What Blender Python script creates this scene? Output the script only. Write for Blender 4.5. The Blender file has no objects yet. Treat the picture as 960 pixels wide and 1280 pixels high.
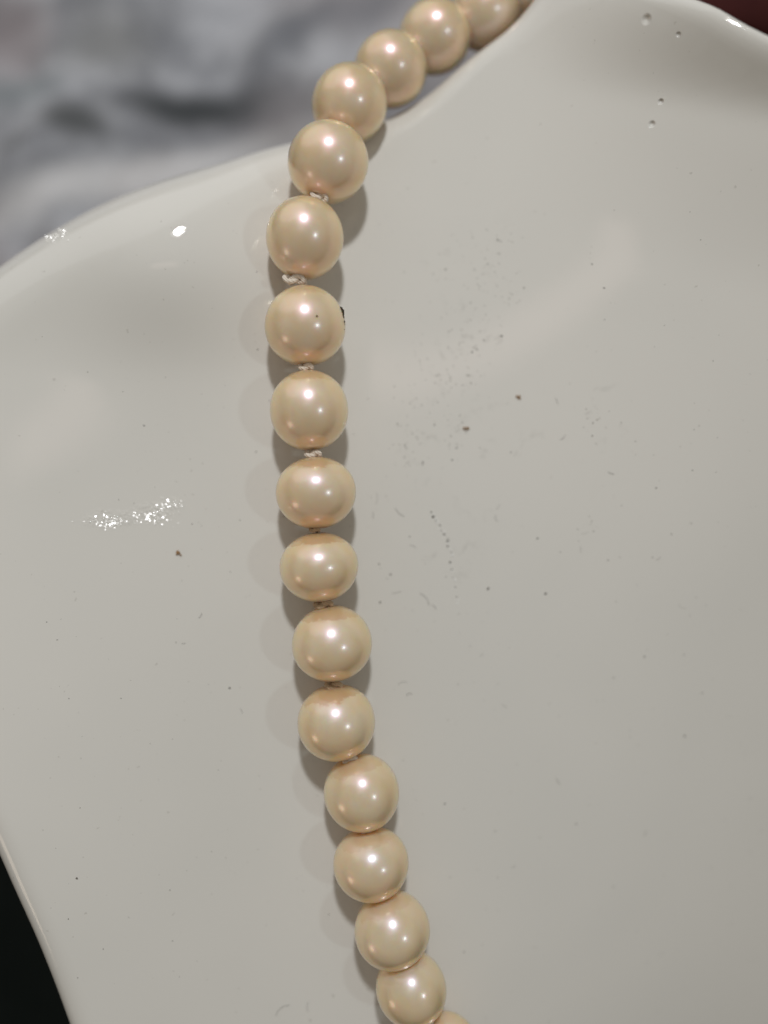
import bpy, bmesh, math, random
import numpy as np
from mathutils import Vector, Matrix
from mathutils.geometry import delaunay_2d_cdt

# ------------------------------------------------------------------ frame
# The bust is laid out in its own frame (millimetres: X across the chest,
# Y towards the neck, Z out of the chest).  It reclines on the table by TILT.
TILT = math.radians(15.0)
LIFT = 45.0                       # chest plane above the table, mm
CAM_D = 95.0                      # camera distance from the pearls, mm
MM = 0.0816                       # mm per photo pixel at the pearl plane
ROT = Matrix.Rotation(TILT, 4, 'X')
FRAME = Matrix.Translation((0, 0, LIFT / 1000.0)) @ ROT

def W(x, y, z):                   # bust frame mm -> world metres
    return FRAME @ Vector((x / 1000.0, y / 1000.0, z / 1000.0))

def at(px, py, z):                # photo position at a depth -> bust frame mm
    f = (CAM_D - z) * MM / CAM_D
    return ((px - 480) * f, (640 - py) * f)

sc = bpy.context.scene
COL = sc.collection
rnd = random.Random(7)

# ------------------------------------------------------------------ camera
cam_data = bpy.data.cameras.new('camera')
cam = bpy.data.objects.new('camera', cam_data)
COL.objects.link(cam)
sc.camera = cam
cam_data.sensor_fit = 'VERTICAL'
cam_data.sensor_height = 24.0
cam_data.sensor_width = 18.0
cam_data.lens = 12.0 * CAM_D / (640 * MM)
cam_data.clip_start = 0.005
cam_data.clip_end = 20.0
cam.matrix_world = FRAME @ Matrix.Translation((0, 0, CAM_D / 1000.0))
cam_data.dof.use_dof = True
cam_data.dof.focus_distance = (CAM_D - 1.5) / 1000.0
cam_data.dof.aperture_fstop = cam_data.lens / 6.0
cam_data.dof.aperture_blades = 0

# ------------------------------------------------------------------ world, lamps
world = bpy.data.worlds.new('World')
sc.world = world
world.use_nodes = True
bg = world.node_tree.nodes['Background']
bg.inputs[0].default_value = (1.0, 0.885, 0.73, 1)
bg.inputs[1].default_value = 0.155

def lamp(name, direction, dist, radius, power, color, target=(0, 0, 0)):
    d = Vector(direction).normalized()
    L = bpy.data.lights.new(name, 'AREA')
    L.shape = 'DISK'
    L.size = radius * 2
    L.energy = power
    L.color = color
    o = bpy.data.objects.new(name, L)
    COL.objects.link(o)
    t = Vector(target) / 1000.0
    p = FRAME @ (t + d * dist)
    o.location = p
    o.rotation_euler = ((FRAME @ t) - p).to_track_quat('-Z', 'Y').to_euler()
    return o

lamp('ceiling_lamp', (0.03, 0.63, 0.775), 0.75, 0.027, 2.2, (0.985, 0.99, 0.985))
lamp('side_lamp', (0.615, -0.05, 0.787), 0.75, 0.019, 0.27, (0.84, 0.97, 1.0))
lamp('wall_lamp', (-0.77, -0.56, 0.31), 0.9, 0.11, 0.22, (1.0, 0.82, 0.64))
lamp('room_fill', (-0.45, 0.85, 0.30), 0.8, 0.45, 0.9, (0.98, 0.99, 1.0))  # broad fill added for soft room bounce, not a window

sc.view_settings.view_transform = 'Standard'
sc.view_settings.look = 'None'
sc.view_settings.exposure = 0.18
sc.view_settings.gamma = 1.0
sc.view_settings.use_curve_mapping = False
sc.cycles.use_denoising = True
sc.cycles.max_bounces = 8

# ------------------------------------------------------------------ helpers
def mesh_obj(name, verts, faces, mat, parent=None, smooth=True, matrix=None):
    me = bpy.data.meshes.new(name)
    me.from_pydata([tuple(v) for v in verts], [], faces)
    me.update()
    if smooth:
        me.shade_smooth()
    o = bpy.data.objects.new(name, me)
    COL.objects.link(o)
    if mat:
        me.materials.append(mat)
    if parent:
        o.parent = parent
    if matrix is not None:
        o.matrix_world = matrix
    return o

def tag(o, label, cat=None, group=None, kind=None):
    if label: o['label'] = label
    if cat: o['category'] = cat
    if group: o['group'] = group
    if kind: o['kind'] = kind
    return o

class NT:
    """small wrapper to write node trees tersely"""
    def __init__(self, name):
        self.m = bpy.data.materials.new(name)
        self.m.use_nodes = True
        self.t = self.m.node_tree
        self.b = self.t.nodes['Principled BSDF']
    def n(self, kind, **kw):
        nd = self.t.nodes.new('ShaderNode' + kind)
        for k, v in kw.items():
            if k.startswith('i_'):
                key = k[2:]
                key = int(key) if key.isdigit() else key.replace('_', ' ')
                self.put(v, nd.inputs[key])
            else:
                setattr(nd, k, v)
        return nd
    def put(self, v, sock):
        if hasattr(v, 'is_output') or isinstance(v, bpy.types.NodeSocket):
            self.t.links.new(v, sock)
        else:
            sock.default_value = v
    def set(self, **kw):
        for k, v in kw.items():
            self.put(v, self.b.inputs[k.replace('_', ' ')])
    def math(self, op, a, b=0.0, clamp=False):
        nd = self.n('Math', operation=op, use_clamp=clamp)
        self.put(a, nd.inputs[0]); self.put(b, nd.inputs[1])
        return nd.outputs[0]
    def ramp(self, v, lo, hi, a=0.0, b=1.0, smooth=True):
        nd = self.n('MapRange', interpolation_type='SMOOTHSTEP' if smooth else 'LINEAR')
        self.put(v, nd.inputs[0])
        nd.inputs[1].default_value = lo; nd.inputs[2].default_value = hi
        nd.inputs[3].default_value = a; nd.inputs[4].default_value = b
        return nd.outputs[0]
    def mix(self, f, a, b):
        nd = self.n('Mix', data_type='RGBA')
        self.put(f, nd.inputs[0]); self.put(a, nd.inputs[6]); self.put(b, nd.inputs[7])
        return nd.outputs[2]
    def obj(self):
        return self.n('TexCoord').outputs['Object']
    def noise(self, vec, scale, detail=2.0, rough=0.5, dist=0.0):
        nd = self.n('TexNoise')
        self.put(vec, nd.inputs['Vector'])
        nd.inputs['Scale'].default_value = scale
        nd.inputs['Detail'].default_value = detail
        nd.inputs['Roughness'].default_value = rough
        nd.inputs['Distortion'].default_value = dist
        return nd.outputs['Fac']

# ------------------------------------------------------------------ bust shape
def sstep(t):
    t = np.clip(t, 0, 1)
    return t * t * (3 - 2 * t)

def roll_r(x, y):
    """radius of the rolled edge (mm): generous on the shoulder, tighter elsewhere"""
    x = np.asarray(x, float); y = np.asarray(y, float)
    return 3.6 + 4.4 * sstep((y - 2) / 18) * sstep((4 - x) / 26) - 1.2 * sstep((x - 0) / 12) * sstep((y - 20) / 15)

RIM_A = np.array([27.7, 52.2]); RIM_N = np.array([0.306, 0.952])

def base_z(x, y):
    """the moulded chest / shoulder / neck surface, before the rolled edge"""
    x = np.asarray(x, float); y = np.asarray(y, float)
    z = np.full(np.broadcast(x, y).shape, -4.2)
    z = z - 0.0006 * np.maximum(y + 15, 0) ** 2
    z = z - 0.0012 * np.maximum(-30 - y, 0) ** 2
    xl = np.maximum(0 - x, 0)
    z = z + 0.10 * (np.sqrt(xl ** 2 + 9) - 3) - 0.0004 * np.maximum(xl - 12, 0) ** 2
    z = z + 0.0006 * np.maximum(x - 12, 0) ** 2
    z = z + 0.26 * (y + 8) * sstep(x / 60) - 0.06 * (y - 27) * sstep((-8 - x) / 42)                  # chest turns away towards the far side
    z = z + 2.5 * np.exp(-((x + 22.4) ** 2 + (y - 26.4) ** 2) / (2 * 6.6 ** 2))   # dome added to shrink the ceiling lamp's highlight to a dot
    z = z + 1.0 * sstep((-5 - x) / 10) * sstep((y - 14) / 12)
    # raised lip below the neck opening
    e = -((x - RIM_A[0]) * RIM_N[0] + (y - RIM_A[1]) * RIM_N[1])
    fade = sstep((x - 12) / 28)
    z = z + (2.0 * sstep((26 - e) / 20) + 5.4 * sstep((10.5 - e) / 9)) * fade
    return z

OUT_PX = [(0, 326), (-62, 385), (-108, 470), (-128, 600), (-112, 760), (-76, 910), (-15, 1043),
          (13, 1106), (49, 1187), (84, 1279), (125, 1400), (190, 1540), (330, 1650), (620, 1690), (1000, 1670),
          (1330, 1560), (1480, 1200), (1460, 700), (1370, 350), (1230, 135), (1090, 82),
          (960, 30), (890, 3), (820, -19), (765, -38), (725, -48), (694, -40), (666, 0),
          (637, 33), (587, 72), (528, 121), (485, 145), (445, 157), (405, 166), (360, 175), (300, 191),
          (200, 221), (100, 263)]

def catmull(pts, n):
    out = []
    N = len(pts)
    for i in range(N):
        p0, p1, p2, p3 = (np.array(pts[(i + k - 1) % N], float) for k in range(4))
        seg = max(2, int(np.linalg.norm(p2 - p1) / n))
        for k in range(seg):
            t = k / seg
            out.append(0.5 * (2 * p1 + (p2 - p0) * t + (2 * p0 - 5 * p1 + 4 * p2 - p3) * t * t
                              + (3 * p1 - p0 - 3 * p2 + p3) * t ** 3))
    return np.array(out)

edge_mm = []
for px, py in OUT_PX:
    z = -8.0
    for _ in range(6):
        x, y = at(px, py, z)
        z = float(base_z(x, y)) - float(roll_r(x, y)) * 0.65
    edge_mm.append((x, y))
EDGE = catmull(edge_mm, 1.0)
NE = len(EDGE)
area = 0.5 * np.sum(EDGE[:, 0] * np.roll(EDGE[:, 1], -1) - np.roll(EDGE[:, 0], -1) * EDGE[:, 1])
if area < 0:
    EDGE = EDGE[::-1].copy()
tang = np.roll(EDGE, -1, 0) - np.roll(EDGE, 1, 0)
tang /= np.linalg.norm(tang, axis=1)[:, None]
INW = np.stack([-tang[:, 1], tang[:, 0]], 1)      # inward normals (ccw outline)

EA = EDGE; EB = np.roll(EDGE, -1, 0); ED = EB - EA; EL = (ED ** 2).sum(1)

def sdf(P):
    """signed distance to the outline, positive inside"""
    P = np.atleast_2d(P)
    out = np.empty(len(P))
    for s in range(0, len(P), 2000):
        Q = P[s:s + 2000]
        d = Q[:, None, :] - EA[None]
        t = np.clip((d * ED[None]).sum(2) / EL[None], 0, 1)
        r = d - t[..., None] * ED[None]
        dm = np.sqrt((r ** 2).sum(2)).min(1)
        y0, y1 = EA[:, 1][None], EB[:, 1][None]
        cross = (y0 > Q[:, 1:2]) != (y1 > Q[:, 1:2])
        with np.errstate(divide='ignore', invalid='ignore'):
            xi = EA[:, 0][None] + (Q[:, 1:2] - y0) / (y1 - y0) * ED[:, 0][None]
        ins = (np.where(cross, (Q[:, 0:1] < xi), False).sum(1) % 2) == 1
        out[s:s + 2000] = np.where(ins, dm, -dm)
    return out

def surf_z(x, y):
    P = np.stack([np.atleast_1d(x), np.atleast_1d(y)], 1).astype(float)
    R = roll_r(P[:, 0], P[:, 1])
    d = np.clip(sdf(P), 0, R)
    k = 1 - d / R
    return base_z(P[:, 0], P[:, 1]) - R * (1 - np.sqrt(np.maximum(1 - k * k, 0)))

def surf_n(x, y, h=0.15):
    zx = (surf_z(x + h, y)[0] - surf_z(x - h, y)[0]) / (2 * h)
    zy = (surf_z(x, y + h)[0] - surf_z(x, y - h)[0]) / (2 * h)
    return Vector((-zx, -zy, 1)).normalized()

# ---------------------------------------------------------------- table (structure)
mt = NT('black_lacquered_table')
co = mt.obj()
mt.set(Base_Color=mt.mix(mt.noise(co, 60, 4), (0.003, 0.0045, 0.004, 1), (0.006, 0.008, 0.007, 1)),
       Roughness=mt.ramp(mt.noise(co, 200, 3), 0.3, 0.7, 0.85, 0.95), Specular_IOR_Level=0.08)
tb = bmesh.new()
bmesh.ops.create_cube(tb, size=1, matrix=Matrix.Translation((0.0, 0.05, -0.012)) @ Matrix.Diagonal((0.9, 0.8, 0.024, 1)))
bmesh.ops.bevel(tb, geom=tb.edges[:], offset=0.003, segments=2, affect='EDGES')
me = bpy.data.meshes.new('tabletop'); tb.to_mesh(me); tb.free()
table = bpy.data.objects.new('tabletop', me); COL.objects.link(table); me.materials.append(mt.m)
table['kind'] = 'structure'

# ---------------------------------------------------------------- bust material
def px_point(px, py):
    """point of the bust surface seen at a photo position, bust frame mm"""
    z = -5.0
    for _ in range(12):
        x, y = at(px, py, z)
        z = float(surf_z(x, y)[0])
    return Vector((x, y, z))

mb = NT('glossy_white_moulded_plastic')
co = mb.obj()
n_big = mb.noise(co, 18, 3, 0.55)
n_fine = mb.noise(co, 900, 3, 0.6)
col = mb.mix(mb.ramp(n_big, 0.35, 0.7), (0.80, 0.79, 0.755, 1), (0.75, 0.745, 0.712, 1))
# grey handling smudges across the chest
def dist_to(p, scale=(1, 1, 1)):
    v = mb.n('VectorMath', operation='SUBTRACT')
    mb.put(co, v.inputs[0]); v.inputs[1].default_value = [c / 1000 for c in p]
    s = mb.n('VectorMath', operation='MULTIPLY')
    mb.put(v.outputs[0], s.inputs[0]); s.inputs[1].default_value = scale
    l = mb.n('VectorMath', operation='LENGTH')
    mb.put(s.outputs[0], l.inputs[0])
    return l.outputs['Value']
smear = None
for (px, py, r) in [(585, 350, 9), (570, 470, 8), (545, 560, 7), (600, 420, 7), (730, 520, 6), (560, 690, 6), (640, 600, 9)]:
    w = mb.ramp(dist_to(px_point(px, py)), 0.0, r / 1000, 1.0, 0.0)
    smear = w if smear is None else mb.math('MAXIMUM', smear, w)
blot = mb.ramp(mb.noise(co, 420, 4, 0.65, 0.6), 0.56, 0.72)
col = mb.mix(mb.math('MULTIPLY', mb.math('MULTIPLY', smear, blot), 0.42), col, (0.42, 0.41, 0.38, 1))
speck = mb.ramp(mb.noise(co, 1500, 2, 0.5), 0.72, 0.78)
col = mb.mix(mb.math('MULTIPLY', speck, 0.35), col, (0.40, 0.38, 0.34, 1))
# greasy fingerprint on the shoulder
fp = None
for (px, py, r) in [(130, 650, 2.9), (190, 640, 3.0), (215, 630, 1.9), (155, 648, 2.4)]:
    w = mb.ramp(dist_to(px_point(px, py), (1, 2.1, 1)), 0.0, r / 1000, 1.0, 0.0)
    fp = w if fp is None else mb.math('MAXIMUM', fp, w)
fp = mb.math('MULTIPLY', fp, mb.ramp(mb.noise(co, 1400, 3, 0.7), 0.40, 0.58))
edge_smear = mb.ramp(dist_to(px_point(70, 295), (1, 1, 1)), 0.0, 0.0022, 1.0, 0.0)
ridge = mb.noise(co, 5200, 2, 0.6, 0.4)
rough = mb.math('ADD', mb.ramp(mb.noise(co, 55, 4, 0.6), 0.35, 0.75, 0.035, 0.085), mb.math('MULTIPLY', fp, 0.02))
b0 = mb.n('Bump', i_Strength=0.06, i_Distance=0.0003, i_Height=mb.noise(co, 45, 2))
b1 = mb.n('Bump', i_Strength=0.05, i_Distance=0.00003, i_Height=n_fine, i_Normal=b0.outputs[0])
b2 = mb.n('Bump', i_Strength=1.0, i_Distance=0.00009,
          i_Height=mb.math('MULTIPLY', fp, ridge), i_Normal=b1.outputs[0])
b3 = mb.n('Bump', i_Strength=1.0, i_Distance=0.00008,
          i_Height=mb.math('MULTIPLY', edge_smear, ridge), i_Normal=b2.outputs[0])
pits = None
for (px, py, r) in [(808, 24, 0.62), (848, 43, 0.30), (826, 127, 0.36), (815, 155, 0.42)]:
    w = mb.ramp(dist_to(px_point(px, py)), 0.0, r / 1000, -1.0, 0.0)
    pits = w if pits is None else mb.math('MINIMUM', pits, w)
b4 = mb.n('Bump', i_Strength=1.0, i_Distance=0.00022, i_Height=pits, i_Normal=b3.outputs[0])
mb.set(Base_Color=col, Roughness=rough, Normal=b4.outputs[0], IOR=1.5)

# ---------------------------------------------------------------- bust mesh
pts = []
ring_phi = [0, 5, 11, 18, 26, 35, 45, 56, 68, 80, 90]
for ph in ring_phi:
    d = roll_r(EDGE[:, 0], EDGE[:, 1]) * (1 - math.cos(math.radians(ph)))
    ring = EDGE + INW * d[:, None]
    pts.append((ring, d))
xs0, ys0 = EDGE.min(0); xs1, ys1 = EDGE.max(0)
gx, gy = np.meshgrid(np.arange(xs0, xs1, 1.3), np.arange(ys0, ys1, 1.3))
grid = np.stack([gx.ravel(), gy.ravel()], 1)
grid = grid[sdf(grid) > roll_r(grid[:, 0], grid[:, 1]) + 0.6]
allp = [pts[0][0]]
for ring, d in pts[1:]:
    s = sdf(ring)
    allp.append(ring[s > d - 0.05])
P2 = np.concatenate(allp + [grid])
cdt = delaunay_2d_cdt([Vector((float(a), float(b))) for a, b in P2],
                      [(i, (i + 1) % NE) for i in range(NE)], [], 1, 1e-5, True)
V2 = np.array([(v.x, v.y) for v in cdt[0]])
z = surf_z(V2[:, 0], V2[:, 1])
verts = [(a / 1000, b / 1000, c / 1000) for (a, b), c in zip(V2, z)]
faces = [tuple(f) for f in cdt[2]]
fc = np.array([V2[list(f)].mean(0) for f in faces])
faces = [f for f, k in zip(faces, sdf(fc) > -0.02) if k]
# outline loop as it came back from the triangulation, then the under-edge and body
src = {}
for i, o_ids in enumerate(cdt[3]):
    for k in o_ids:
        src[k] = i
loop = [src[i] for i in range(NE)]
prev = loop
def add_ring(fn):
    global prev
    start = len(verts)
    for i in range(NE):
        verts.append(tuple(fn(i)))
    cur = list(range(start, start + NE))
    for i in range(NE):
        j = (i + 1) % NE
        faces.append((prev[i], cur[i], cur[j], prev[j]))
    prev = cur
EZ = np.array([verts[i][2] for i in loop])
UR = 2.6
for ph in (20, 45, 70, 90):
    a = math.radians(ph)
    add_ring(lambda i: ((EDGE[i, 0] + INW[i, 0] * UR * (1 - math.cos(a))) / 1000,
                        (EDGE[i, 1] + INW[i, 1] * UR * (1 - math.cos(a))) / 1000,
                        EZ[i] - UR * math.sin(a) / 1000))
FI = FRAME.inverted()
cen = EDGE.mean(0)
def foot(i, k):
    top = Vector(verts[loop[i]])
    q = Vector((EDGE[i, 0] * (1 - 0.17) + cen[0] * 0.17, EDGE[i, 1] * (1 - 0.17) + cen[1] * 0.17)) / 1000
    w = FRAME @ Vector((q.x, q.y, top.z))
    w = FI @ Vector((w.x, w.y, 0.0))
    a = Vector(verts[loop[i]]) + Vector((INW[i, 0] * 0.004, INW[i, 1] * 0.004, -0.0055))
    return a.lerp(w, k)
for k in (0.0, 0.3, 0.65, 1.0):
    add_ring(lambda i: foot(i, k))
faces.append(tuple(prev))
# added pinkish area light, aimed so its soft reflection crosses the upper chest
def mirror_ray(px, py):
    p = px_point(px, py); n = surf_n(p.x, p.y)
    v = (Vector((0, 0, CAM_D)) - p).normalized()
    return p, (2 * n.dot(v) * n - v).normalized()
(pa, ra), (pb, rb) = mirror_ray(465, 462), mirror_ray(775, 277)
qa, qb = pa + ra * 450, pb + rb * 450
Lt = bpy.data.lights.new('streak_helper', 'AREA'); Lt.shape = 'RECTANGLE'
Lt.size = (qb - qa).length / 1000; Lt.size_y = 0.036; Lt.color = (1.0, 0.80, 0.74)
Lt.energy = 0.27 * math.pi ** 2 * Lt.size * Lt.size_y
strip = bpy.data.objects.new('streak_helper', Lt); COL.objects.link(strip)
zc = ((qa + qb) / 2 - (pa + pb) / 2).normalized(); xc = (qb - qa).normalized()
xc = (xc - zc * xc.dot(zc)).normalized(); yc = zc.cross(xc)
strip.matrix_world = FRAME @ Matrix.Translation((qa + qb) / 2000) @ Matrix((xc, yc, zc)).transposed().to_4x4()
bust = mesh_obj('display_bust', verts, faces, mb.m, matrix=FRAME)
bmx = bmesh.new(); bmx.from_mesh(bust.data)
bmesh.ops.recalc_face_normals(bmx, faces=bmx.faces[:]); bmx.to_mesh(bust.data); bmx.free()
bust.data.shade_smooth()
tag(bust, 'glossy white necklace display bust with rounded shoulder and neck, dusty and scuffed', 'display bust')

# ---------------------------------------------------------------- pearls
mp = NT('cream_nacre')
co = mp.obj()
oi = mp.n('ObjectInfo')
at_w = mp.n('Attribute', attribute_type='OBJECT', attribute_name='worn').outputs['Fac']
sepn = mp.n('SeparateXYZ'); mp.put(co, sepn.inputs[0])
wob = mp.noise(co, 3.2, 3, 0.6)
pole = mp.math('ADD', sepn.outputs['Z'], mp.math('MULTIPLY', mp.math('SUBTRACT', wob, 0.5), 0.35))
cap = mp.math('MULTIPLY', mp.ramp(pole, 0.66, 0.72), at_w)
hole = mp.ramp(mp.math('ABSOLUTE', sepn.outputs['Z']), 0.93, 0.985)
body = mp.mix(mp.ramp(mp.noise(co, 1.4, 2), 0.3, 0.7), (0.88, 0.755, 0.49, 1), (0.92, 0.83, 0.61, 1))
body = mp.mix(mp.math('MULTIPLY', oi.outputs['Random'], 0.75), body, (0.90, 0.74, 0.49, 1))
body = mp.mix(mp.math('MULTIPLY', cap, 0.70), body, (0.70, 0.50, 0.26, 1))
body = mp.mix(mp.math('MULTIPLY', hole, 0.45), body, (0.50, 0.36, 0.20, 1))
fine = mp.noise(co, 2.2, 2, 0.5)
tiny = mp.n('TexVoronoi', feature='F1'); mp.put(co, tiny.inputs['Vector']); tiny.inputs['Scale'].default_value = 1.9
pk = mp.ramp(tiny.outputs['Distance'], 0.0, 0.06, -1.0, 0.0)
bp2 = mp.n('Bump', i_Strength=0.4, i_Distance=0.00008, i_Height=pk)
mp.set(Base_Color=body, Metallic=0.14, IOR=2.5, Roughness=mp.ramp(fine, 0.3, 0.7, 0.35, 0.41), Normal=bp2.outputs[0],
       Subsurface_Weight=1.0, Subsurface_Radius=(1.0, 0.62, 0.30), Subsurface_Scale=0.0032,
       Specular_Tint=(1.0, 0.90, 0.92, 1), Coat_Weight=1.0, Coat_Roughness=0.22, Coat_IOR=2.1, Coat_Tint=(1.0, 0.98, 0.97, 1),
       Thin_Film_Thickness=mp.ramp(mp.math('ADD', mp.math('MULTIPLY', oi.outputs['Random'], 0.6), mp.math('MULTIPLY', fine, 0.4)), 0.1, 0.9, 300.0, 326.0, False), Thin_Film_IOR=1.38)

def pearl_mesh(seed):
    r = random.Random(seed)
    bm = bmesh.new()
    bmesh.ops.create_uvsphere(bm, u_segments=56, v_segments=36, radius=1.0)
    ph = [r.uniform(0, 6.28) for _ in range(4)]
    for v in bm.verts:
        x, y, zz = v.co
        k = 1 + 0.012 * math.sin(2 * math.atan2(y, x) + ph[0]) * (1 - zz * zz) + 0.010 * math.sin(3 * zz + ph[1])
        rr = math.hypot(x, y)
        if rr < 0.16:                                  # the drilled hole dimples in
            k -= 0.05 * (1 - rr / 0.16)
        v.co = v.co * k
    me = bpy.data.meshes.new('pearl'); bm.to_mesh(me); bm.free()
    me.shade_smooth(); me.materials.append(mp.m)
    return me
PM = [pearl_mesh(s) for s in range(4)]

# photo position of the centre, half width, half length along the string (px); z mm where the pearl hangs free
PEARLS = [(655, -14, 40, 40, -11.5), (606, 18, 43, 43, -10.5), (543, 46, 45, 45, -9.0), (489, 86, 45, 46, -7.0),
          (437, 130, 48, 48, -4.2), (410, 203, 50.5, 50, None), (381, 298, 49, 51, None), (381.5, 407, 50, 50, None),
          (386.5, 513, 50, 50, None), (395, 616, 50, 45, None), (399, 709, 50, 43.5, None), (415, 804, 50, 47.5, None),
          (420.5, 903, 49, 47, None), (452, 991, 47.5, 47.5, None), (464, 1080, 48, 45, None), (490, 1162, 48, 46.5, None),
          (514, 1236, 44.5, 45, None), (556, 1312, 43, 43, None)]
WORN = [0, 0, 0, 0, 0, 0.2, 0.15, 0.35, 0.6, 0.8, 1, 0.8, 1, 0.5, 0.4, 0.4, 0.3, 0]
centres, radii = [], []
for (px, py, rx, ry, zf) in PEARLS:
    z = -1.0
    for _ in range(15):
        x, y = at(px, py, z)
        r = rx * MM * (CAM_D - z) / CAM_D
        if zf is None:
            n = surf_n(x, y)
            z = float(surf_z(x, y)[0]) + r / max(n.z, 0.75) - 0.03
        else:
            z = zf
    centres.append(Vector((x, y, z))); radii.append((r, r * ry / rx))

base0 = W(*centres[0])
neck = bpy.data.objects.new('pearl_necklace', None)
COL.objects.link(neck)
neck.empty_display_size = 0.005
neck.location = W(centres[10].x, centres[10].y, float(surf_z(centres[10].x, centres[10].y)[0]))
bpy.context.view_layer.update()
tag(neck, 'strand of cream pearls knotted on white thread, draped over the white bust', 'necklace')
NI = Matrix.Translation(neck.location).inverted()

def axis_at(i):
    a = centres[max(i - 1, 0)]; b = centres[min(i + 1, len(centres) - 1)]
    return (a - b).normalized()

pearl_objs = []
for i, c in enumerate(centres):
    o = bpy.data.objects.new('pearl', PM[i % 4])
    COL.objects.link(o)
    o.parent = neck
    ax = axis_at(i)
    q = ax.to_track_quat('Z', 'Y') @ Matrix.Rotation(rnd.uniform(0, 6.28), 3, 'Z').to_quaternion()
    r, rl = radii[i]
    o.matrix_parent_inverse = NI
    o.matrix_basis = FRAME @ Matrix.Translation(c / 1000) @ q.to_matrix().to_4x4() @ Matrix.Diagonal((r / 1000, r / 1000, rl / 1000, 1))
    o['worn'] = float(WORN[i])
    pearl_objs.append(o)

# ---------------------------------------------------------------- thread and knots
def thread_mat(name, c1, c2):
    m = NT(name)
    co = m.obj()
    wv = m.n('TexWave', wave_type='BANDS', bands_direction='DIAGONAL')
    m.put(co, wv.inputs['Vector']); wv.inputs['Scale'].default_value = 1600; wv.inputs['Distortion'].default_value = 3
    b = m.n('Bump', i_Strength=0.7, i_Distance=0.00008, i_Height=wv.outputs['Fac'])
    m.set(Base_Color=m.mix(m.noise(co, 1500, 3), c1, c2), Roughness=0.85, Normal=b.outputs[0],
          Sheen_Weight=0.3)
    return m.m
TH_W = thread_mat('white_silk_thread', (0.93, 0.87, 0.79, 1), (0.80, 0.70, 0.58, 1))
TH_B = thread_mat('soiled_silk_thread', (0.76, 0.62, 0.44, 1), (0.34, 0.22, 0.11, 1))

def tube(path, rad, nseg=8, closed=False):
    vs, fs = [], []
    n = len(path)
    up = Vector((0.3, 0.2, 1)).normalized()
    for i, p in enumerate(path):
        a = path[(i - 1) % n] if closed else path[max(i - 1, 0)]
        b = path[(i + 1) % n] if closed else path[min(i + 1, n - 1)]
        t = (b - a).normalized()
        u = t.cross(up)
        if u.length < 1e-4: u = t.cross(Vector((1, 0, 0)))
        u.normalize(); w = t.cross(u)
        r = rad(i / max(n - 1, 1)) if callable(rad) else rad
        for k in range(nseg):
            an = 2 * math.pi * k / nseg
            vs.append(p + (u * math.cos(an) + w * math.sin(an)) * r)
    for i in range(n if closed else n - 1):
        j = (i + 1) % n
        for k in range(nseg):
            l = (k + 1) % nseg
            fs.append((i * nseg + k, i * nseg + l, j * nseg + l, j * nseg + k))
    if not closed:
        fs.append(tuple(range(nseg))[::-1]); fs.append(tuple(range((n - 1) * nseg, n * nseg)))
    return vs, fs

MAT_N = NI @ FRAME
path = []
for i in range(len(centres) - 1):
    for k in range(6):
        path.append(centres[i].lerp(centres[i + 1], k / 6) / 1000)
path.append(centres[-1] / 1000)
v, f = tube(path, 0.00022, 8)
th = mesh_obj('thread', [MAT_N @ p for p in v], f, TH_W, neck)

# knot: (index of pearl above, offset px of the knot from the gap middle, width mm, height mm, material)
KN = [(3, (-4, 2), 1.3, 0.8, TH_W), (4, (0, -8), 1.7, 1.0, TH_W), (5, (4, -2), 2.1, 1.1, TH_W), (6, (-13, -2), 2.5, 1.15, TH_W),
      (7, (-1, 0), 1.7, 0.8, TH_W), (8, (1, 1), 1.9, 0.8, TH_W), (9, (-3, -1), 1.3, 0.55, TH_B), (10, (-2, 0), 2.2, 0.8, TH_B),
      (11, (0, 1), 2.0, 0.85, TH_B), (12, (2, 1), 1.7, 0.75, TH_W), (13, (0, 0), 1.3, 0.6, TH_W), (14, (0, 0), 1.2, 0.6, TH_B),
      (15, (0, 0), 1.2, 0.6, TH_W), (2, (0, 0), 1.2, 0.7, TH_W), (1, (0, 0), 1.2, 0.7, TH_W), (0, (0, 0), 1.1, 0.7, TH_W),
      (16, (0, 0), 1.2, 0.6, TH_W)]
for (i, off, wd, ht, m) in KN:
    a, b = centres[i], centres[i + 1]
    ra, rb = radii[i][1], radii[i + 1][1]
    t = (b - a).normalized()
    gap = a + t * (ra + (max((b - a).length - ra - rb, -0.6)) / 2)
    gap = gap + Vector((off[0] * MM, -off[1] * MM, 0.55))
    side = t.cross(Vector((0, 0, 1))).normalized()
    out = side.cross(t).normalized()
    loopp = []
    ph0 = rnd.uniform(0, 6)
    for k in range(60):                                   # overhand (trefoil) knot pulled tight
        s = 2 * math.pi * k / 60 + ph0
        lx = (math.sin(s) + 2 * math.sin(2 * s)) / 3
        ly = (math.cos(s) - 2 * math.cos(2 * s)) / 3
        lz = -math.sin(3 * s) / 2
        loopp.append((gap + side * lx * (wd / 2 - 0.2) + out * ly * 0.5 + t * lz * (ht - 0.35) * 0.75) / 1000)
    v, f = tube(loopp, 0.00025 if wd > 1.5 else 0.0002, 8, True)
    mesh_obj('knot', [MAT_N @ p for p in v], f, m, neck)

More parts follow.
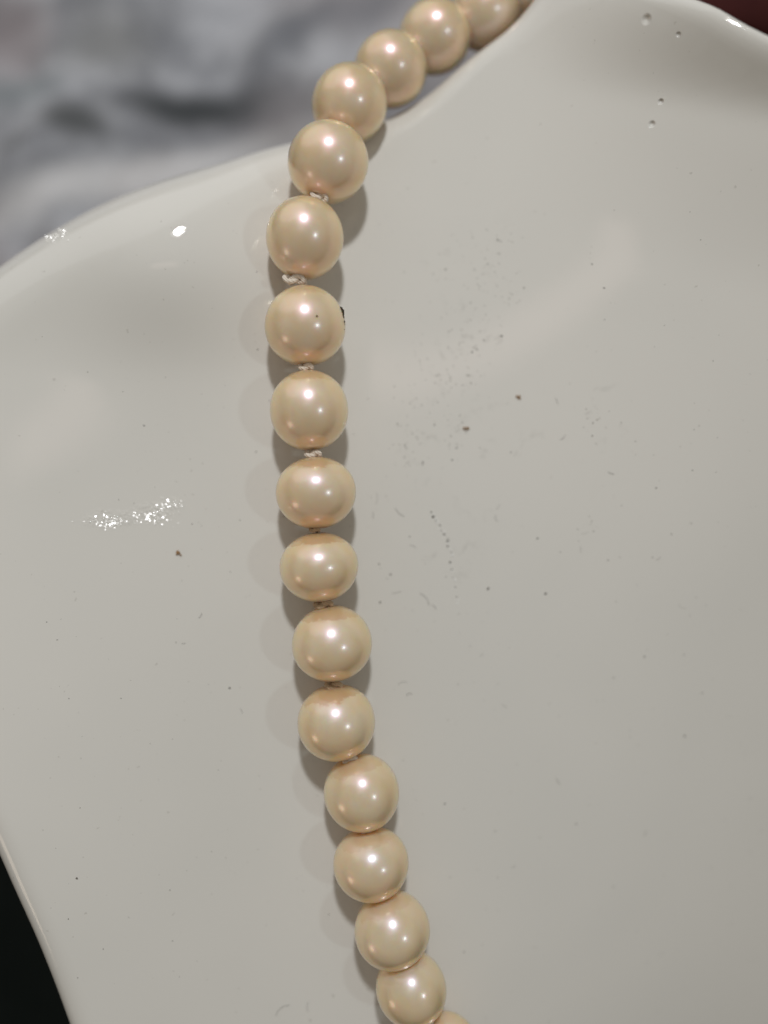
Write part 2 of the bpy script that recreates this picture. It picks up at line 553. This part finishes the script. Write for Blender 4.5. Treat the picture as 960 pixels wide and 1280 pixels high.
# ---------------------------------------------------------------- grime stuck on one pearl
mg = NT('dark_grime')
mg.set(Base_Color=mg.mix(mg.noise(mg.obj(), 900, 3), (0.02, 0.015, 0.01, 1), (0.07, 0.05, 0.03, 1)), Roughness=0.9)
def flake(bm, p, n, size, r, squash=0.5):
    M = Matrix.Translation(p) @ n.to_track_quat('Z', 'Y').to_matrix().to_4x4() @ Matrix.Rotation(r.uniform(0, 6), 4, 'Z')
    res = bmesh.ops.create_icosphere(bm, subdivisions=1, radius=1.0)
    sx, sy = r.uniform(0.6, 1.4), r.uniform(0.6, 1.2)
    for v in res['verts']:
        j = 1 + r.uniform(-0.3, 0.3)
        v.co = M @ Vector((v.co.x * size * sx * j, v.co.y * size * sy * j, v.co.z * size * squash * j))
def bm_obj(name, bm, mat, parent=None, matrix=None, smooth=False):
    me = bpy.data.meshes.new(name); bm.to_mesh(me); bm.free()
    if smooth: me.shade_smooth()
    o = bpy.data.objects.new(name, me); COL.objects.link(o)
    if mat: me.materials.append(mat)
    if parent: o.parent = parent
    if matrix is not None:
        if parent: o.matrix_parent_inverse = Matrix.Identity(4)
        o.matrix_basis = matrix
    return o
PO = FRAME @ Matrix.Translation(centres[7] / 1000)
r7 = radii[7][0] / 1000
bm = bmesh.new()
gr = random.Random(3)
for (ax, ay, s) in [(0.905, 0.40, 0.00026), (0.93, 0.34, 0.00030), (0.95, 0.28, 0.00024), (0.965, 0.18, 0.00016), (0.98, 0.06, 0.00018),
                    (0.985, 0.0, 0.00014), (0.975, -0.13, 0.00013), (0.94, 0.31, 0.0002), (0.955, 0.22, 0.0002)]:
    zz = math.sqrt(max(0.0, 1 - ax * ax - ay * ay))
    nn = Vector((ax, ay, zz)).normalized()
    flake(bm, PO @ (nn * r7 * 1.0), (PO.to_3x3() @ nn), s, gr, 0.6)
nn = Vector((0.36, 0.04, 0.93)).normalized()
flake(bm, PO @ (nn * r7), PO.to_3x3() @ nn, 0.00013, gr, 0.3)
gm = pearl_objs[7]
bpy.context.view_layer.update()
bm.transform(gm.matrix_world.inverted())
go = bm_obj('grime_fleck', bm, mg.m, gm)
tag(go, 'dark crusty dirt flecks stuck on the pearl side')

# ---------------------------------------------------------------- chips in the bust gloss
mchip_d = mg.m
ch = NT('bare_white_chip'); ch.set(Base_Color=(0.82, 0.82, 0.8, 1), Roughness=0.35)
def surf_frame(px, py):
    p = px_point(px, py)
    return p / 1000, surf_n(p.x, p.y)
trail = [(539, 640), (542, 646), (545, 651), (549, 657), (552, 663), (554, 668), (558, 676), (561, 683), (563, 691),
         (564, 703), (565, 712), (566, 722), (568, 734), (571, 746), (572, 750)]
cr = random.Random(11)
bd, bl = bmesh.new(), bmesh.new()
for (px, py) in trail:
    p, n = surf_frame(px + cr.uniform(-1.5, 1.5), py)
    flake(bd, p, n, cr.uniform(0.00007, 0.00014), cr, 0.25)
    p, n = surf_frame(px + cr.uniform(-2, 3), py + cr.uniform(1.5, 4))
    flake(bl, p, n, cr.uniform(0.00009, 0.00019), cr, 0.35)
tag(bm_obj('scratch_mark', bd, mchip_d, bust), 'dotted dark scratch trail in the white gloss')
tag(bm_obj('gloss_chip', bl, ch.m, bust), 'pale chips along the scratch trail')

# smear glints: added flakes aimed to mirror the ceiling lamp into the camera
mf = NT('glint_flakes'); mf.set(Base_Color=(0.80, 0.79, 0.76, 1), Roughness=0.16, IOR=1.55)
LAMP_DIR = Vector((0.03, 0.63, 0.775)).normalized() * 750
def smear(name, spots, count, spread, label, seed):
    q = random.Random(seed)
    vs, fs = [], []
    for k in range(count):
        px, py, sx, sy = spots[k % len(spots)]
        p = px_point(px + q.gauss(0, sx), py + q.gauss(0, sy))
        v = (Vector((0, 0, CAM_D)) - p).normalized(); l = (LAMP_DIR - p).normalized()
        n = (v + l).normalized() + Vector((q.gauss(0, spread), q.gauss(0, spread), 0))
        n.normalize()
        a = n.orthogonal().normalized(); a = Matrix.Rotation(q.uniform(0, 6.28), 3, n) @ a
        b = n.cross(a)
        u, w = q.uniform(0.05, 0.16), q.uniform(0.03, 0.07)
        c = p + Vector((0, 0, 0.03))
        i = len(vs)
        vs += [(c + a * u * s1 + b * w * s2) / 1000 for s1, s2 in ((-1, -0.4), (0, -1), (1, -0.3), (0.8, 0.7), (-0.2, 1), (-1, 0.5))]
        vs += [(c - n * 0.08 + a * u * 0.8 * s1 + b * w * 0.8 * s2) / 1000 for s1, s2 in ((-1, -0.4), (0, -1), (1, -0.3), (0.8, 0.7), (-0.2, 1), (-1, 0.5))]
        fs.append(tuple(range(i, i + 6)))
        for m in range(6):
            j = (m + 1) % 6
            fs.append((i + m, i + 6 + m, i + 6 + j, i + j))
    o = mesh_obj(name, vs, fs, mf.m, None, smooth=False)
    o.parent = bust
    tag(o, label)
    return o
smear('smear_glints', [(132, 651, 13, 4), (140, 652, 8, 5), (185, 648, 11, 4), (208, 638, 9, 5), (210, 630, 6, 4), (165, 650, 26, 5)], 190, 0.055,
      'glints of the fingerprint smear on the shoulder, made by aimed flakes', 5)
smear('edge_glints', [(62, 300, 4, 2), (70, 294, 5, 2), (80, 289, 4, 2)], 44, 0.06, 'glint on the shoulder edge, made by aimed flakes', 6)  # edge glint imitated by added flakes turned towards the lamp

# ---------------------------------------------------------------- brown crumbs (things)
mcr = NT('brown_crumb')
mcr.set(Base_Color=mcr.mix(mcr.noise(mcr.obj(), 2500, 3), (0.20, 0.10, 0.04, 1), (0.48, 0.31, 0.16, 1)), Roughness=0.9)
for (px, py, s, lab) in [(648, 497, 0.00026, 'lone round brown crumb on bare white chest, right of the gray smudges'),
                         (582, 536, 0.00030, 'ragged brown crumb at the lower end of the gray smudges'),
                         (224, 692, 0.00034, 'tan crumb on the shoulder below the shiny fingerprint')]:
    p, n = surf_frame(px, py)
    bm = bmesh.new()
    q = random.Random(px)
    for k in range(5):
        off = Vector((q.uniform(-1, 1), q.uniform(-1, 1), 0)) * s * 0.6
        flake(bm, off + Vector((0, 0, s * 0.3)), Vector((0, 0, 1)), s * q.uniform(0.35, 0.7), q, 0.7)
    o = bm_obj('crumb', bm, mcr.m, None, FRAME @ Matrix.Translation(p) @ n.to_track_quat('Z', 'Y').to_matrix().to_4x4())
    tag(o, lab, 'crumb', 'crumbs on the white bust')

# ---------------------------------------------------------------- dust and lint (uncountable)
md = NT('grey_dust')
md.set(Base_Color=md.mix(md.noise(md.obj(), 300, 2), (0.03, 0.027, 0.024, 1), (0.28, 0.26, 0.23, 1)), Roughness=0.95)
bm = bmesh.new()
dr = random.Random(21)
def speck_at(px, py, s):
    p, n = surf_frame(px, py)
    flake(bm, p, n, s, dr, 0.4)
def fibre(px, py, length, bend, ang, rad=0.000028):
    p0 = px_point(px, py)
    pth = []
    a = ang; x, y = p0.x, p0.y
    for k in range(9):
        zz = float(surf_z(x, y)[0]) + 0.02
        pth.append(Vector((x, y, zz)) / 1000)
        x += math.cos(a) * length / 8; y += math.sin(a) * length / 8
        a += bend / 8
    vs, fs = tube(pth, rad, 4)
    bv = [bm.verts.new(q) for q in vs]
    for f in fs:
        bm.faces.new([bv[i] for i in f])
for (px, py, s) in [(287, 860, .15), (288, 715, .11), (610, 736, .17), (682, 742, .16), (672, 673, .17), (474, 705, .12), (488, 718, .13),
                    (529, 578, .12), (475, 753, .13), (512, 671, .10), (505, 340, .09), (438, 658, .09), (320, 565, .09), (180, 532, .12),
                    (220, 803, .1), (856, 920, .14), (556, 1005, .1), (411, 1143, .1), (96, 1098, .16), (100, 1010, .1), (300, 650, .07),
                    (240, 655, .07), (252, 657, .09), (321, 340, .08), (322, 437, .08), (337, 501, .08), (520, 1000, .07),
                    (760, 700, .09), (700, 690, .09), (820, 610, .1), (740, 330, .1), (755, 360, .13), (895, 590, .08), (640, 690, .07),
                    (600, 560, .1), (565, 575, .12), (570, 560, .1), (578, 528, .1), (560, 525, .09), (545, 470, .11), (590, 440, .13),
                    (605, 425, .1), (627, 420, .13), (585, 470, .1), (622, 300, .14), (610, 330, .1), (655, 360, .12)]:
    speck_at(px, py, s * 0.85 / 1000)
bm_s = bmesh.new()
bm, bm_keep = bm_s, bm
for k in range(200):                                    # pale grey smudgy grit in loose clumps
    c0 = [(628, 300, 14, 22), (612, 345, 16, 18), (640, 365, 18, 12), (602, 395, 20, 18), (590, 440, 12, 14), (548, 465, 10, 10), (585, 470, 10, 8),
          (520, 500, 26, 10), (566, 530, 14, 14), (563, 555, 12, 6), (515, 580, 12, 9), (505, 545, 10, 12), (740, 520, 14, 14), (735, 660, 12, 8)][k % 14]
    speck_at(c0[0] + dr.gauss(0, c0[2]) * 0.8, c0[1] + dr.gauss(0, c0[3]) * 0.8, dr.uniform(0.025, 0.10) / 1000)
bm, bm_s = bm_keep, bm
for k in range(95):                                     # gritty drift across the chest
    t = dr.random()
    cx = 600 - 120 * t + dr.gauss(0, 28); cy = 310 + 290 * t + dr.gauss(0, 32)
    if 455 < cx: speck_at(cx, cy, dr.uniform(0.025, 0.075) / 1000)
for k in range(150):
    cx, cy = dr.uniform(440, 950), dr.uniform(260, 1270)
    if cx < 560 and cy > 900: continue
    speck_at(cx, cy, abs(dr.gauss(0.03, 0.02)) / 1000 + 0.000012)
for k in range(60):
    speck_at(dr.uniform(40, 310), dr.uniform(420, 1270), abs(dr.gauss(0.03, 0.018)) / 1000 + 0.000012)
for (px, py, l, b, a) in [(470, 630, 1.4, 1.0, 1.1), (466, 640, 0.9, -0.6, -1.3), (494, 635, 1.6, 0.8, -1.1), (620, 644, 1.0, 2.2, -2.2),
                          (625, 630, 0.8, -0.4, -2.0), (525, 742, 2.0, -1.2, -0.4), (540, 756, 0.8, -0.8, -0.5), (512, 682, 0.9, -1.4, 0.2),
                          (700, 550, 0.9, 0.8, 0.4), (697, 505, 0.8, 0.4, 1.7), (498, 856, 1.2, -1.4, 0.9), (515, 868, 0.9, 2.4, 2.4),
                          (600, 820, 0.5, 0.3, 0.4), (628, 880, 0.7, 0.4, -0.9), (640, 1085, 0.5, 0.4, 0.5), (345, 1270, 2.3, -1.5, 1.3),
                          (385, 1265, 1.4, -0.9, 1.9), (248, 773, 0.8, 0.9, 0.6), (227, 805, 0.5, 0.3, 0.1), (300, 886, 0.7, -0.8, -0.8),
                          (352, 646, 0.6, 0.4, 0.1), (505, 555, 0.8, 0.5, -1.2), (528, 576, 0.6, 0.1, -1.5), (560, 680, 0.9, 1.5, 1.0),
                          (760, 590, 0.8, 0.6, -0.6), (725, 690, 0.7, 2.0, 0.8), (805, 1045, 0.8, 0.7, 1.0), (700, 980, 0.9, -0.7, 2.4),
                          (820, 700, 0.7, 0.7, 0.3), (490, 742, 1.2, 0.2, 0.15)]:
    fibre(px, py, l * 0.85, b, a, dr.uniform(0.000012, 0.000022))
ms = NT('pale_grey_grit')
ms.set(Base_Color=ms.mix(ms.noise(ms.obj(), 400, 2), (0.26, 0.25, 0.22, 1), (0.50, 0.49, 0.45, 1)), Roughness=0.9)
grit = bm_obj('grit_smudge', bm_s, ms.m, None, FRAME)
tag(grit, 'pale gray gritty smudges clumped on the white chest beside the pearls', 'grit', kind='stuff')
dust = bm_obj('dust_and_lint', bm, md.m, None, FRAME)
tag(dust, 'fine gray dust specks and lint fibres scattered over the white bust', 'dust', kind='stuff')

# ---------------------------------------------------------------- cloth behind the shoulder
mc = NT('mottled_grey_cloth')
co = mc.obj()
sepc = mc.n('SeparateXYZ'); mc.put(co, sepc.inputs[0])
warp = mc.noise(co, 14, 3, 0.6)
c = mc.mix(mc.ramp(mc.noise(co, 42, 4, 0.65), 0.38, 0.62), (0.50, 0.515, 0.56, 1), (0.24, 0.25, 0.28, 1))
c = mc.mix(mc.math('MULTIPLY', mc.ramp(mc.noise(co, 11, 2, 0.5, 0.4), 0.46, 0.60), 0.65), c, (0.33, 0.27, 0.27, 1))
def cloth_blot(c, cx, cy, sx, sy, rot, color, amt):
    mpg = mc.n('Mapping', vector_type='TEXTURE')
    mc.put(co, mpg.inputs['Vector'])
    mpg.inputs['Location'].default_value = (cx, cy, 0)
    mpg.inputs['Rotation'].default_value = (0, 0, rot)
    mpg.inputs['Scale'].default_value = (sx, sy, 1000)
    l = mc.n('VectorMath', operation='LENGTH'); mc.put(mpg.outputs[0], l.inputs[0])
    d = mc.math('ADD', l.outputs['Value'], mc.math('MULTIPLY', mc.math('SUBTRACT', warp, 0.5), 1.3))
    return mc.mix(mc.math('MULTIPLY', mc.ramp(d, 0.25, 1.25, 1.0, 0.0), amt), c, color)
BLOTS = []   # filled below from photo positions: (px, py, half sizes px, angle, colour, amount)
CL_Z = -66.0
def cloth_xy(px, py):
    # where the sight line through a photo position meets the cloth's mean level
    o = FRAME @ Vector((0, 0, CAM_D / 1000)); p = W(*at(px, py, 0.0), 0.0)
    d = p - o
    t = (0.012 - o.z) / d.z
    return o + d * t
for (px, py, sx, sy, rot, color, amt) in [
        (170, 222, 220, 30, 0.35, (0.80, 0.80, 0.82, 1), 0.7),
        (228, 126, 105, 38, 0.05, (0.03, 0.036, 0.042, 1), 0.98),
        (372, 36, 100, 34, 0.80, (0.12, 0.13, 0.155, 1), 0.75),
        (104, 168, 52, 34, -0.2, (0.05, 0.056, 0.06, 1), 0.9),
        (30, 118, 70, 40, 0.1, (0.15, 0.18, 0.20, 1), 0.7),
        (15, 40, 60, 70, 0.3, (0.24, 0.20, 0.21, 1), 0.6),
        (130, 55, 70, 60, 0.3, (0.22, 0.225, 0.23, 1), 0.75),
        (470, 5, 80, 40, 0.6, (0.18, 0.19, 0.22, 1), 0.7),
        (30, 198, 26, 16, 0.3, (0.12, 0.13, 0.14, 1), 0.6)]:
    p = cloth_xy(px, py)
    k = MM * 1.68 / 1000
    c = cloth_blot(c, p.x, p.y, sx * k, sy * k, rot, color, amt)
weave = mc.noise(co, 900, 2)
bw = mc.n('Bump', i_Strength=0.3, i_Distance=0.0003, i_Height=weave)
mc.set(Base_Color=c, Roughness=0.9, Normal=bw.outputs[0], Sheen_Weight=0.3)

A = cloth_xy(-260, 560); B = cloth_xy(790, -75)
A.z = B.z = 0
ux = (B - A).normalized(); uy = Vector((-ux.y, ux.x, 0))
L = (B - A).length
from mathutils import noise as mn
NU, NV = 130, 90
vs, fs = [], []
def cloth_h(p, u, v):
    h = 0.005 * mn.noise(Vector((p.x * 22, p.y * 22, 1.3))) + 0.004 * mn.noise(Vector((p.x * 55, p.y * 40, 4.1)))
    h += 0.002 * math.sin(p.x * 95 + 5 * mn.noise(p * 18)) + 0.0018 * mn.noise(p * 140)
    e = min(u, 1 - u, v, 1 - v) * 12
    return max(0.0012, 0.011 + h) * min(1, 0.25 + e)
for j in range(NV + 1):
    for i in range(NU + 1):
        u, v = i / NU, j / NV
        p = A + ux * (u * L + 0.006 * math.sin(v * 9)) + uy * (-0.012 + v * 0.24 + 0.003 * math.sin(u * 14))
        vs.append((p.x, p.y, cloth_h(p, u, v)))
for j in range(NV):
    for i in range(NU):
        a = j * (NU + 1) + i
        fs.append((a, a + 1, a + NU + 2, a + NU + 1))
cloth = mesh_obj('cloth', vs, fs, mc.m)
so = cloth.modifiers.new('thickness', 'SOLIDIFY'); so.thickness = 0.001; so.offset = -1
tag(cloth, 'crumpled gray white mottled cloth lying behind the bust shoulder', 'cloth')

# ---------------------------------------------------------------- dark red pouch behind the neck
mr = NT('dark_red_velvet')
co = mr.obj()
mr.set(Base_Color=mr.mix(mr.ramp(mr.noise(co, 40, 3), 0.35, 0.65), (0.055, 0.006, 0.007, 1), (0.11, 0.016, 0.014, 1)),
       Roughness=0.8, Sheen_Weight=0.4, Sheen_Tint=(0.8, 0.2, 0.15, 1))
pc = cloth_xy(1010, -95)
bm = bmesh.new()
bmesh.ops.create_uvsphere(bm, u_segments=64, v_segments=40, radius=1.0)
for v in bm.verts:
    x, y, zz = v.co
    f = lambda t, e: math.copysign(abs(t) ** e, t)
    x, y, zz = f(x, 0.55), f(y, 0.55), f(zz, 0.8)
    k = 1 + 0.07 * mn.noise(Vector((x * 2.2, y * 2.2, zz * 2))) + 0.03 * mn.noise(Vector((x * 6, y * 6, zz * 5)))
    v.co = Vector((x * 0.045 * k, y * 0.030 * k, 0.013 + max(zz * 0.014 * k, -0.013)))
pouch = bm_obj('velvet_pouch', bm, mr.m, None, Matrix.Translation((pc.x, pc.y, 0)) @ Matrix.Rotation(-0.3, 4, 'Z'), True)
tag(pouch, 'dark red fabric pouch lying beyond the rim of the bust neck', 'pouch')
